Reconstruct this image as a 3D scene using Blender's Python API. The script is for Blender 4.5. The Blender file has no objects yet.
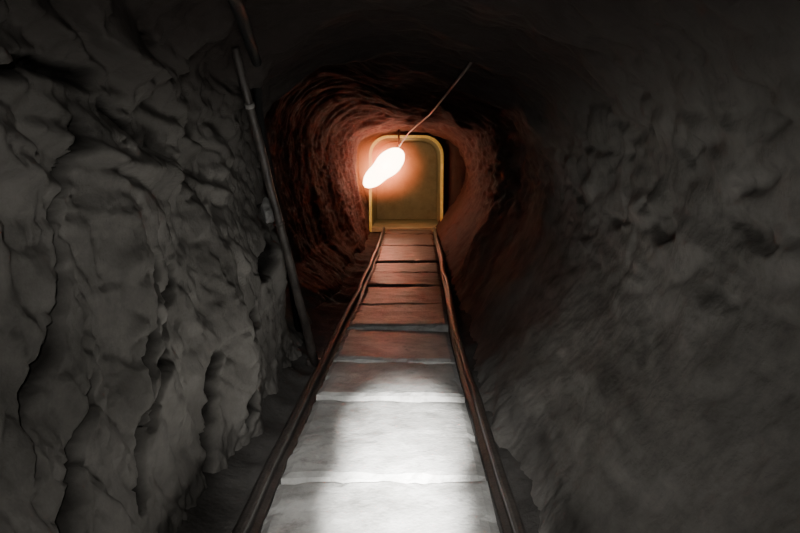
import bpy, bmesh, math, random
from mathutils import Vector, noise
random.seed(4)
sc = bpy.context.scene
col = sc.collection

# ---------------------------------------------------------------- materials
def rock_mat(name, c1, c2, scale=3.0, rough=0.85, bump=0.35, fine=45.0, spec=0.2, roof_shade=None, crack_shade=False, far_dim=None, grime=None):
    m = bpy.data.materials.new(name); m.use_nodes = True
    nt = m.node_tree; N = nt.nodes; L = nt.links
    b = N['Principled BSDF']
    tc = N.new('ShaderNodeTexCoord')
    n1 = N.new('ShaderNodeTexNoise'); n1.inputs['Scale'].default_value = scale
    n1.inputs['Detail'].default_value = 12; n1.inputs['Roughness'].default_value = 0.7
    L.new(tc.outputs['Object'], n1.inputs['Vector'])
    cr = N.new('ShaderNodeValToRGB')
    cr.color_ramp.elements[0].position = 0.32; cr.color_ramp.elements[0].color = (*c1, 1)
    cr.color_ramp.elements[1].position = 0.70; cr.color_ramp.elements[1].color = (*c2, 1)
    L.new(n1.outputs['Fac'], cr.inputs['Fac'])
    out = cr.outputs['Color']
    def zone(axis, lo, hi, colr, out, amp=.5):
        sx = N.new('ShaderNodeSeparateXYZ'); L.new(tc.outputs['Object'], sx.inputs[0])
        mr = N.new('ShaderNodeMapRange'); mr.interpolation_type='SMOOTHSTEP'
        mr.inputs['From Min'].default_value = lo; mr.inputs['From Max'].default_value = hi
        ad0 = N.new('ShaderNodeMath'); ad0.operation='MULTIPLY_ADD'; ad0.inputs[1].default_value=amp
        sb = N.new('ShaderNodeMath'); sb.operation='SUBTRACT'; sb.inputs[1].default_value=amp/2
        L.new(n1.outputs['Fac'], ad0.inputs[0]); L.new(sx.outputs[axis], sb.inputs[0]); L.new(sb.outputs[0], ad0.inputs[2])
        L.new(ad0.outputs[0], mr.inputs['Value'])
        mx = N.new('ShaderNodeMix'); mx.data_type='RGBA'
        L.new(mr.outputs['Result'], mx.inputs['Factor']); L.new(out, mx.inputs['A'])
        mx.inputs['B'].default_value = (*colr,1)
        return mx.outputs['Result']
    if grime:
        n3 = N.new('ShaderNodeTexNoise'); n3.inputs['Scale'].default_value = 9
        n3.inputs['Detail'].default_value = 8; n3.inputs['Roughness'].default_value=.75
        L.new(tc.outputs['Object'], n3.inputs['Vector'])
        mr = N.new('ShaderNodeMapRange'); mr.inputs['From Min'].default_value=.52; mr.inputs['From Max'].default_value=.74
        L.new(n3.outputs['Fac'], mr.inputs['Value'])
        mx = N.new('ShaderNodeMix'); mx.data_type='RGBA'
        L.new(mr.outputs['Result'], mx.inputs['Factor']); L.new(out, mx.inputs['A'])
        mx.inputs['B'].default_value = (*grime,1); out = mx.outputs['Result']
    if roof_shade: out = zone('Z',1.15,1.8,roof_shade,out)  # ceiling gloom painted into the rock colour, stronger with height
    if far_dim: out = zone('Y',4.6,8.0,far_dim,out,1.5)  # far end painted dark and reddish to hold down the lamp glow
    if crack_shade:  # shade inside the cracks painted near-black
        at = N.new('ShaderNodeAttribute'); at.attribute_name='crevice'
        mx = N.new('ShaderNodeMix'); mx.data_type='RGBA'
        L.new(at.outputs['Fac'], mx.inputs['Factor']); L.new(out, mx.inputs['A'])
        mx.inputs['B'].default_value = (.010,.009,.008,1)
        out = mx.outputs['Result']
    L.new(out, b.inputs['Base Color'])
    b.inputs['Roughness'].default_value = rough
    b.inputs['Specular IOR Level'].default_value = spec
    n2 = N.new('ShaderNodeTexNoise'); n2.inputs['Scale'].default_value = fine
    n2.inputs['Detail'].default_value = 6
    L.new(tc.outputs['Object'], n2.inputs['Vector'])
    ad = N.new('ShaderNodeMath'); ad.operation = 'MULTIPLY_ADD'; ad.inputs[1].default_value = 0.5
    L.new(n2.outputs['Fac'], ad.inputs[0]); L.new(n1.outputs['Fac'], ad.inputs[2])
    bp = N.new('ShaderNodeBump'); bp.inputs['Strength'].default_value = bump
    bp.inputs['Distance'].default_value = 0.02
    L.new(ad.outputs[0], bp.inputs['Height']); L.new(bp.outputs['Normal'], b.inputs['Normal'])
    return m

M_rock = rock_mat('mine_rock', (0.085, 0.080, 0.073), (0.25, 0.238, 0.22), 2.2, bump=.6, fine=28, roof_shade=(.024,.018,.016), crack_shade=True, far_dim=(.05,.022,.015))
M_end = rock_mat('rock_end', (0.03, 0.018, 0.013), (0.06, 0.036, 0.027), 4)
M_dirt = rock_mat('dirt', (0.04, 0.037, 0.034), (0.10, 0.095, 0.09), 5, 0.9, 0.5, far_dim=(.03,.02,.015))
M_slab = rock_mat('slab', (0.17, 0.169, 0.160), (0.46, 0.457, 0.445), 3.5, 0.5, 0.3, 60, 0.4, far_dim=(.07,.045,.035), grime=(.12,.117,.108))
M_rail = rock_mat('rusty_rail', (0.016, 0.014, 0.013), (0.07, 0.06, 0.054), 14, 0.5, 0.25, 60, 0.5)
M_wood = rock_mat('old_timber', (0.03, 0.026, 0.024), (0.11, 0.095, 0.085), 8, 0.45, 0.3, 60, 0.6)
M_yel = rock_mat('yellow_paint', (0.50, 0.42, 0.10), (0.80, 0.70, 0.22), 5, 0.5, 0.1, 40, 0.4)
M_ochre = rock_mat('ochre_panel', (0.22, 0.18, 0.10), (0.36, 0.30, 0.18), 3, 0.7, 0.2)
M_black = rock_mat('black_rubber', (0.010, 0.010, 0.010), (0.02, 0.02, 0.02), 8, 0.7, 0.2, 40, 0.2)
M_streak = rock_mat('streak_sheath', (0.09, 0.08, 0.07), (0.18, 0.16, 0.14), 12, 0.5, 0.1, 40, 0.4)
M_metal = rock_mat('dull_metal', (0.2, 0.19, 0.18), (0.38, 0.37, 0.35), 12, 0.35, 0.1, 40, 0.6)

def emit(name, c, s):
    m = bpy.data.materials.new(name); m.use_nodes = True
    nt = m.node_tree; b = nt.nodes['Principled BSDF']
    b.inputs['Base Color'].default_value = (*c, 1)
    b.inputs['Emission Color'].default_value = (*c, 1)
    b.inputs['Emission Strength'].default_value = s
    return m

def mesh_obj(name, verts, faces, mat, smooth=True, parent=None, attr=None):
    me = bpy.data.meshes.new(name); me.from_pydata(verts, [], faces); me.update()
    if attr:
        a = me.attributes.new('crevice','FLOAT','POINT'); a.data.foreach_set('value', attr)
    me.materials.append(mat)
    if smooth: me.polygons.foreach_set('use_smooth', [True]*len(me.polygons))
    o = bpy.data.objects.new(name, me); col.objects.link(o)
    if parent: o.parent = parent
    return o

def empty(name):
    o = bpy.data.objects.new(name, None); o.empty_display_size = 0.1; col.objects.link(o); return o

def tube(name, pts, r, mat, parent=None, seg=12, radii=None):
    pts = [Vector(p) for p in pts]; V=[]; F=[]
    for i,p in enumerate(pts):
        t = (pts[min(i+1,len(pts)-1)]-pts[max(i-1,0)]).normalized()
        a = t.cross(Vector((0,0,1)))
        if a.length < 0.15: a = t.cross(Vector((0,1,0)))
        a.normalize(); b = t.cross(a)
        rr = radii[i] if radii else r
        for k in range(seg):
            th = 2*math.pi*k/seg
            V.append(p + a*math.cos(th)*rr + b*math.sin(th)*rr)
    n=len(pts)
    for i in range(n-1):
        for k in range(seg):
            F.append((i*seg+k, i*seg+(k+1)%seg, (i+1)*seg+(k+1)%seg, (i+1)*seg+k))
    F.append(tuple(range(seg))[::-1]); F.append(tuple((n-1)*seg+k for k in range(seg)))
    return mesh_obj(name, V, F, mat, True, parent)

def catmull(P, x):
    n=len(P)-1; x=min(max(x,0),n); i=min(int(x),n-1); f=x-i
    p0=P[max(i-1,0)];p1=P[i];p2=P[i+1];p3=P[min(i+2,n)]
    return tuple(0.5*((2*b)+(-a+c)*f+(2*a-5*b+4*c-d)*f*f+(-a+3*b-3*c+d)*f**3) for a,b,c,d in zip(p0,p1,p2,p3))

def sm(a,b,x):
    t=min(max((x-a)/(b-a),0),1); return t*t*(3-2*t)
def lerp_tab(tab, y):
    if y<=tab[0][0]: return tab[0][1]
    for (a,va),(b,vb) in zip(tab,tab[1:]):
        if y<=b:
            t=(y-a)/(b-a); t=t*t*(3-2*t); return va+(vb-va)*t
    return tab[-1][1]
def fbm(x,y,z,o=4):
    return noise.fractal(Vector((x,y,z)), 0.9, 2.0, o)

# ---------------------------------------------------------------- tunnel
P=[(-.74,-.06),(-.79,.3),(-.88,.7),(-.95,1.1),(-.95,1.42),(-.88,1.68),(-.62,1.84),(-.25,1.92),(.12,1.92),(.48,1.84),(.80,1.66),(.97,1.38),(1.02,1.03),(.93,.68),(.70,.3),(.44,-.06)]
CR = [ # crevices on the left wall, (y, z) polylines, width, depth
 ([(1.98,1.35),(1.93,1.24),(1.82,.95),(1.58,.72),(1.51,.58)],.036,.13),
 ([(2.48,.89),(2.22,.69),(2.12,.5),(1.95,.3)],.036,.13),
 ([(2.70,.84),(2.63,.78),(2.27,.58),(2.09,.43)],.030,.11),
 ([(4.15,1.1),(3.9,.8),(3.44,.44),(3.0,.11)],.060,.13),
 ([(2.85,.46),(2.80,.40),(2.62,.07)],.028,.10),
 ([(1.85,.66),(1.64,.51),(1.5,.4)],.026,.10),
 ([(1.45,1.44),(1.75,1.50),(2.1,1.50)],.024,.08),
 ([(2.15,1.44),(2.45,1.36),(2.7,1.2)],.014,.05),
]
def segd(p,a,b):
    ax,ay=a;bx,by=b;px,py=p
    dx,dy=bx-ax,by-ay; l=dx*dx+dy*dy
    t=max(0,min(1,((px-ax)*dx+(py-ay)*dy)/l))
    return math.hypot(px-ax-t*dx,py-ay-t*dy)

def disp(x,y,z):
    """positive = towards tunnel axis"""
    wl = sm(-.35,-.8,x); wr = sm(.5,.9,x)*(1-sm(1.3,1.75,z)*.5)+ (sm(.4,.5,x) if z<.35 else 0)*(1-sm(.5,.9,x)); wr=min(wr,1)
    wc = max(0,1-wl-wr)
    d = 0.08*fbm(x*.8+3,y*.8,z*.8,2)
    if wl>0:
        k = fbm(5,y*1.7+z*.65,z*.75,3)
        calm = 1-.75*sm(4.8,6.2,y)
        e = 0.10*(math.sqrt(k*k+.006)*1.5-.25)*calm
        e += 0.026*fbm(9,y*3.4+z*1.2,z*2.6,3)*calm
        e += 0.014*fbm(4,y*10,z*10,4)
        r = fbm(17,y*5.5+z*2,z*4.5,3)
        e -= 0.018*(1-min(1,abs(r)*5))**2
        w = sm(.95,1.3,z)*(1-sm(3.0,4.2,y))
        s = fbm(1,y*1.0,z*4.5+y*.9,3)
        e += w*0.09*(math.sqrt(s*s+.002)*1.8-.2)
        d += wl*e
    if wr>0:
        k = fbm(2,y*2.2-z*1.0,z*5.2+y*.6,2)
        k2 = fbm(12,y*3.4+z*1.4,z*9-y*1.0,2)
        hi = sm(.5,1.1,z)
        e = (0.016+.020*hi)*(abs(k)*1.4-.2) + 0.008*fbm(7,y*5,z*8,3)+.004*fbm(4,y*13,z*15,3)
        e -= .022*hi*sm(.18,.45,k2)      # pick marks
        d += wr*e
    if wc>0:
        k = fbm(x*2,y*2.0,z*2,3)
        d += wc*(0.045*(abs(k)*1.5-.2)+ 0.012*fbm(x*7,y*7,z*7,3))
    d += 0.003*fbm(x*22,y*22,z*22,2)
    return d

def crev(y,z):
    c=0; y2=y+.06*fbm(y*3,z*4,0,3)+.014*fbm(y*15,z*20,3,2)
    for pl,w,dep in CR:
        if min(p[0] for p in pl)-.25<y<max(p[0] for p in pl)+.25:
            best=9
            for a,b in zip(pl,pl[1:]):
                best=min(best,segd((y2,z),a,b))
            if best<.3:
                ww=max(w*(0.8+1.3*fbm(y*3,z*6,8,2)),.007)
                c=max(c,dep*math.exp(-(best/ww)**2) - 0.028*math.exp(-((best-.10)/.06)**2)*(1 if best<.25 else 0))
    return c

ys=[]
y=-2.5
while y<13.5:
    ys.append(y)
    y += .12 if y<.9 else (.012 if y<4.8 else (.03 if y<8.0 else .06))
ys.append(13.5)

def pos(t,y):
    x,z=catmull(P,t); x2,z2=catmull(P,t+.05); x1,z1=catmull(P,t-.05)
    tx,tz=x2-x1,z2-z1; l=math.hypot(tx,tz); nx,nz=tz/l,-tx/l
    d=disp(x,y,z); cv=0
    # pinch shaped to block the lamp's red light, on the right and overhead
    d += 0.20*math.exp(-((y-7.3)/.55)**2)*sm(-.6,.1,x)*(sm(.0,.5,z)*.75+.05)*(.6 if z>1.7 else 1-.4*sm(1.4,1.7,z))
    if x<0:
        d += 0.05*math.exp(-((y-4.0)/.5)**2)*sm(0,.5,z)*sm(0,-.8,x)
        d -= 0.32*sm(4.3,4.9,y)*(1-sm(7.0,12.5,y))*sm(0,-.8,x)*sm(-.05,.4,z)
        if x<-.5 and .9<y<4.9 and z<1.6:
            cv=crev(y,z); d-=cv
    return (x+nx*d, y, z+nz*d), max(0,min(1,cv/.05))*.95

def shell(name,t0,t1,n,mat):
    V=[];F=[];A=[]
    for y in ys:
        for i in range(n+1):
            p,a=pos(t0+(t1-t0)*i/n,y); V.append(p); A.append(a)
    m=n+1
    for j in range(len(ys)-1):
        for i in range(n):
            F.append((j*m+i,j*m+i+1,(j+1)*m+i+1,(j+1)*m+i))
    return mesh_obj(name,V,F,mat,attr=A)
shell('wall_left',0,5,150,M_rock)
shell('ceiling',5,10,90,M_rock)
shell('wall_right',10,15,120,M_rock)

# floor
V=[];F=[];nx=60
fy=[-2.5+i*.06 for i in range(275)]
for y in fy:
    for i in range(nx+1):
        x=-1.25+i*(2.05/nx)
        z=-0.03+.03*fbm(x*4,y*4,0,4)+.10*sm(-.62,-.95,x)+.05*sm(.42,.6,x)
        if -.56<x<.40: z-=.02
        V.append((x,y,min(z,.3)))
for j in range(len(fy)-1):
    for i in range(nx):
        F.append((j*(nx+1)+i,j*(nx+1)+i+1,(j+1)*(nx+1)+i+1,(j+1)*(nx+1)+i))
mesh_obj('floor',V,F,M_dirt)

# ---------------------------------------------------------------- rails
LX=[(-2.5,-.60),(2.3,-.555),(4.5,-.52),(7,-.48),(10,-.47),(13.4,-.49)]
RX=[(-2.5,.36),(2.3,.355),(4.5,.335),(7,.38),(10,.43),(13.4,.47)]
prof=[(-.034,0),(.034,0),(.034,.008),(.008,.016),(.008,.055),(.017,.062),(.020,.072),(.017,.082),(.008,.087),(-.008,.087),(-.017,.082),(-.020,.072),(-.017,.062),(-.008,.055),(-.008,.016),(-.034,.008)]
def rail(name,tab,seed):
    V=[];F=[];n=len(prof);yy=[-2.5+.05*i for i in range(319)]
    for y in yy:
        x=lerp_tab(tab,y)+.014*fbm(seed,y*.9,0,2); z=.0+.006*fbm(seed,y*.8,4,2)
        for a,b in prof: V.append((x+a,y,z+b))
    for j in range(len(yy)-1):
        for i in range(n):
            F.append((j*n+i,j*n+(i+1)%n,(j+1)*n+(i+1)%n,(j+1)*n+i))
    F.append(tuple(range(n))); F.append(tuple((len(yy)-1)*n+i for i in range(n))[::-1])
    return mesh_obj(name,V,F,M_rail,False)
rail('rail',LX,1.3); rail('rail.001',RX,7.7)

# ---------------------------------------------------------------- floor slabs
edges=[-.9,-.05,.8,1.68,2.60,3.55,4.22,5.13,6.05,6.95,7.8,8.7,9.6,10.5,11.4,12.4,13.2]
V=[];F=[]
steps=[0,.0,.0,.0,0.0,.018,.012,.024,.012,.03,.02,.035,.02,.03,.02,.03]
for k,(a,b) in enumerate(zip(edges,edges[1:])):
    a+=.013; b-=.013
    base=len(V); ny=26; nxx=26
    h=.035+steps[k]; tilt=random.uniform(-.012,.004); roll=random.uniform(-.008,.008)
    for j in range(ny+1):
        v=j/ny
        for i in range(nxx+1):
            u=i/nxx
            y=a+(b-a)*v
            xl=lerp_tab(LX,y)+.045+.012*fbm(3,y*6,k,2); xr=lerp_tab(RX,y)-.05
            x=xl+(xr-xl)*u
            e=min(v*(b-a),(1-v)*(b-a),u*.8,(1-u)*.8)
            z=h+tilt*(v-.5)*2+roll*(u-.5)*2+.007*fbm(x*5,y*5,k,4)-.012*max(0,1-e/.012)-.01*max(0,fbm(x*9,y*9,5,2)-.25)*max(0,1-e/.05)*4
            yy=y+.014*fbm(x*6,k*3.1,v*2,3)
            V.append((x,yy,z))
    m=nxx+1
    for j in range(ny):
        for i in range(nxx):
            F.append((base+j*m+i,base+j*m+i+1,base+(j+1)*m+i+1,base+(j+1)*m+i))
    ring=[base+i for i in range(m)]+[base+j*m+nxx for j in range(1,ny+1)]+[base+ny*m+i for i in range(nxx-1,-1,-1)]+[base+j*m for j in range(ny-1,0,-1)]
    low=len(V)
    for r in ring: V.append((V[r][0],V[r][1],-.05))
    q=len(ring)
    for i in range(q):
        F.append((ring[i],low+i,low+(i+1)%q,ring[(i+1)%q]))
mesh_obj('walkway_slabs',V,F,M_slab,False)

# ---------------------------------------------------------------- left prop
pr=empty('support_prop')
PP=[Vector((-.61,4.38,-.02)),Vector((-.795,3.28,1.78))]
n=14
pts=[PP[0].lerp(PP[1],i/n)+Vector((.006*fbm(i*.6,1,1,2),0,0)) for i in range(n+1)]
tube('post',pts,.035,M_wood,pr,14,[.028-.008*i/n+.003*fbm(i*1.3,2,2,2) for i in range(n+1)])
def at(t): return PP[0].lerp(PP[1],t)
tube('steel_strap',[at(.53),at(.54)],.027,M_wood,pr)
tube('steel_strap_upper',[at(.86),at(.87)],.024,M_metal,pr)
tube('foot_plate',[(-.62,4.40,-.03),(-.62,4.40,.005)],.05,M_wood,pr)
tube('water_pipe',[(-.80,4.95,.0),(-.84,4.8,.6),(-.86,4.4,1.15),(-.83,3.9,1.55),(-.735,3.47,1.73),(-.65,2.9,1.77),(-.565,2.37,1.78),(-.5,1.6,1.78),(-.48,0,1.78)],.024,M_black)

# ---------------------------------------------------------------- light streak under the ceiling, modelled as a thin cable
tube('streak_cable',[(.37,4.1,1.93),(.36,4.25,1.85),(.33,4.8,1.83),(.28,6.0,1.81),(.20,7.3,1.76),(.10,9.2,1.77),(-.02,10.8,1.74),(-.12,12.0,1.66),(-.2,12.5,1.56)],.009,M_streak)

# ---------------------------------------------------------------- end wall + portal
def arch(hw,h,cx=-.07,n=24,r=.34,z0=0):
    pts=[(cx-hw,z0)]
    for i in range(n//2+1):
        t=math.pi-(math.pi/2)*i/(n//2); pts.append((cx-hw+r+r*math.cos(t),h-r+r*math.sin(t)))
    for i in range(n//2+1):
        t=math.pi/2-(math.pi/2)*i/(n//2); pts.append((cx+hw-r+r*math.cos(t),h-r+r*math.sin(t)))
    pts.append((cx+hw,z0)); return pts
inner=arch(.66,1.76); outer=[(x*1.0+(x+.07)*1.3,(z-.2)*1.9+.2 if z>0 else -.3) for x,z in inner]
V=[];F=[];R=14
for i,((a,b),(c,d)) in enumerate(zip(inner,outer)):
    for k in range(R+1):
        t=k/R; x=a+(c-a)*t; z=b+(d-b)*t
        V.append((x,13.42+.10*fbm(x*2.5,z*2.5,2,4)*min(1,t*4),z))
n=len(inner)
for i in range(n-1):
    for k in range(R):
        F.append((i*(R+1)+k,i*(R+1)+k+1,(i+1)*(R+1)+k+1,(i+1)*(R+1)+k))
mesh_obj('wall_end',V,F,M_end)

po=empty('arched_portal')
def ribbon(name,pin,pout,y0,y1,mat):
    V=[];F=[];n=len(pin)
    for (a,b),(c,d) in zip(pin,pout):
        V+=[(a,y0,b),(c,y0,d),(c,y1,d),(a,y1,b)]
    for i in range(n-1):
        for k in range(4):
            F.append((i*4+k,i*4+(k+1)%4,(i+1)*4+(k+1)%4,(i+1)*4+k))
    F.append((0,1,2,3)); F.append(tuple((n-1)*4+k for k in (3,2,1,0)))
    return mesh_obj(name,V,F,mat,False,po)
ribbon('yellow_frame',arch(.655,1.765),arch(.70,1.81,r=.37),13.28,13.48,M_yel)
ribbon('lining',arch(.66,1.76),arch(.70,1.80,r=.36),13.48,15.6,M_ochre)
pi=arch(.66,1.76)
mesh_obj('back_panel',[(x,15.55,z) for x,z in pi],[tuple(range(len(pi)))],M_ochre,False,po)
mesh_obj('sill',[(-.73,13.3,.0),(.59,13.3,.0),(.59,13.3,.08),(-.73,13.3,.08),(-.73,15.6,.0),(.59,15.6,.0),(.59,15.6,.08),(-.73,15.6,.08)],
 [(0,1,2,3),(3,2,6,7),(1,5,6,2),(0,3,7,4)],M_ochre,False,po)

# ---------------------------------------------------------------- lamp (one long tilted bulb)
la=empty('mine_lamp')
M_glow=emit('lamp_glow',(1.0,.58,.36),24)
bm=bmesh.new(); bmesh.ops.create_uvsphere(bm,u_segments=28,v_segments=20,radius=1)
for v in bm.verts:
    z=v.co.z; w=(1+.16*z)*(1-.16*math.exp(-((z+.2)/.3)**2))
    v.co=Vector((v.co.x*.215*w,v.co.y*.2*w,z*.46))
me=bpy.data.meshes.new('bulb'); bm.to_mesh(me);bm.free();me.materials.append(M_glow)
me.polygons.foreach_set('use_smooth',[True]*len(me.polygons))
o=bpy.data.objects.new('bulb',me);col.objects.link(o);o.location=(-.47,12.5,1.20);o.rotation_euler=(0,.82,0);o.parent=la
tube('bracket',[(-.2,12.74,1.95),(-.2,12.74,1.6),(-.42,12.74,1.25),(-.62,12.74,1.02)],.022,M_black,la)

# volume added to imitate the lamp's glare halo (density fades radially)
dm=bpy.data.materials.new('halo_volume'); dm.use_nodes=True
nt=dm.node_tree; nt.nodes.remove(nt.nodes['Principled BSDF'])
vs=nt.nodes.new('ShaderNodeVolumeScatter'); vs.inputs['Color'].default_value=(1,.33,.14,1)
tc=nt.nodes.new('ShaderNodeTexCoord'); ln=nt.nodes.new('ShaderNodeVectorMath'); ln.operation='LENGTH'
nt.links.new(tc.outputs['Object'],ln.inputs[0])
mr=nt.nodes.new('ShaderNodeMapRange'); mr.interpolation_type='SMOOTHSTEP'
mr.inputs['From Min'].default_value=.1; mr.inputs['From Max'].default_value=.95
mr.inputs['To Min'].default_value=1.8; mr.inputs['To Max'].default_value=0
nt.links.new(ln.outputs['Value'],mr.inputs['Value']); nt.links.new(mr.outputs['Result'],vs.inputs['Density'])
nt.links.new(vs.outputs[0],nt.nodes['Material Output'].inputs['Volume'])
bm=bmesh.new(); bmesh.ops.create_icosphere(bm,subdivisions=3,radius=1.0)
me=bpy.data.meshes.new('lamp_halo'); bm.to_mesh(me); bm.free(); me.materials.append(dm)
o=bpy.data.objects.new('lamp_halo',me); col.objects.link(o); o.location=(-.48,12.4,1.22); o.scale=(.95,.9,.75)

# small rock stuck on the wall next to the prop
bm=bmesh.new(); bmesh.ops.create_icosphere(bm,subdivisions=3,radius=.05)
for v in bm.verts: v.co=v.co*(1+.5*fbm(v.co.x*12,v.co.y*12,v.co.z*12,3)); v.co.z*=1.4
me=bpy.data.meshes.new('loose_rock'); bm.to_mesh(me); bm.free(); me.materials.append(M_slab)
o=bpy.data.objects.new('loose_rock',me); col.objects.link(o); o.location=(-.80,3.95,1.0)

# ---------------------------------------------------------------- lights
def spot(name,loc,tgt,e,ang,blend,r,c=(1,.98,.94)):
    l=bpy.data.lights.new(name,'SPOT'); l.energy=e; l.spot_size=math.radians(ang); l.spot_blend=blend
    l.shadow_soft_size=r; l.color=c
    o=bpy.data.objects.new(name,l); col.objects.link(o); o.location=loc
    o.rotation_euler=(Vector(tgt)-Vector(loc)).to_track_quat('-Z','Y').to_euler(); return o
spot('torch_beam',(.02,.15,1.22),(-.02,3.05,0),9000,12.5,1,.02)
spot('torch_beam_low',(.02,.15,1.22),(-.05,2.38,0),6500,14,1,.02)
spot('torch_corona',(.02,.15,1.22),(-.07,2.7,0),420,32,1,.02)
spot('torch_spill',(.12,-.35,1.4),(-.22,3.0,.32),66,104,1,.02,(1,.975,.92))
def point(name,loc,e,c,r):
    l=bpy.data.lights.new(name,'POINT'); l.energy=e; l.color=c; l.shadow_soft_size=r
    o=bpy.data.objects.new(name,l); col.objects.link(o); o.location=loc; return o
point('lamp_red_light',(-.42,12.1,1.25),60,(1,.06,.02),.05)
point('passage_fill',(-.07,14.2,1.55),4.5,(1,.78,.42),.04)  # unseen fill added to keep the portal interior yellow
w=bpy.data.worlds.new('World'); sc.world=w; w.use_nodes=True
w.node_tree.nodes['Background'].inputs[0].default_value=(.0,.0,.0,1)

# ---------------------------------------------------------------- camera
cam=bpy.data.cameras.new('camera'); co=bpy.data.objects.new('camera',cam); col.objects.link(co)
cam.sensor_width=36; cam.lens=36*700/800; cam.clip_start=.02
co.location=(0,0,1.25)
co.rotation_euler=(math.radians(90-8.2),0,math.radians(.8))
sc.camera=co
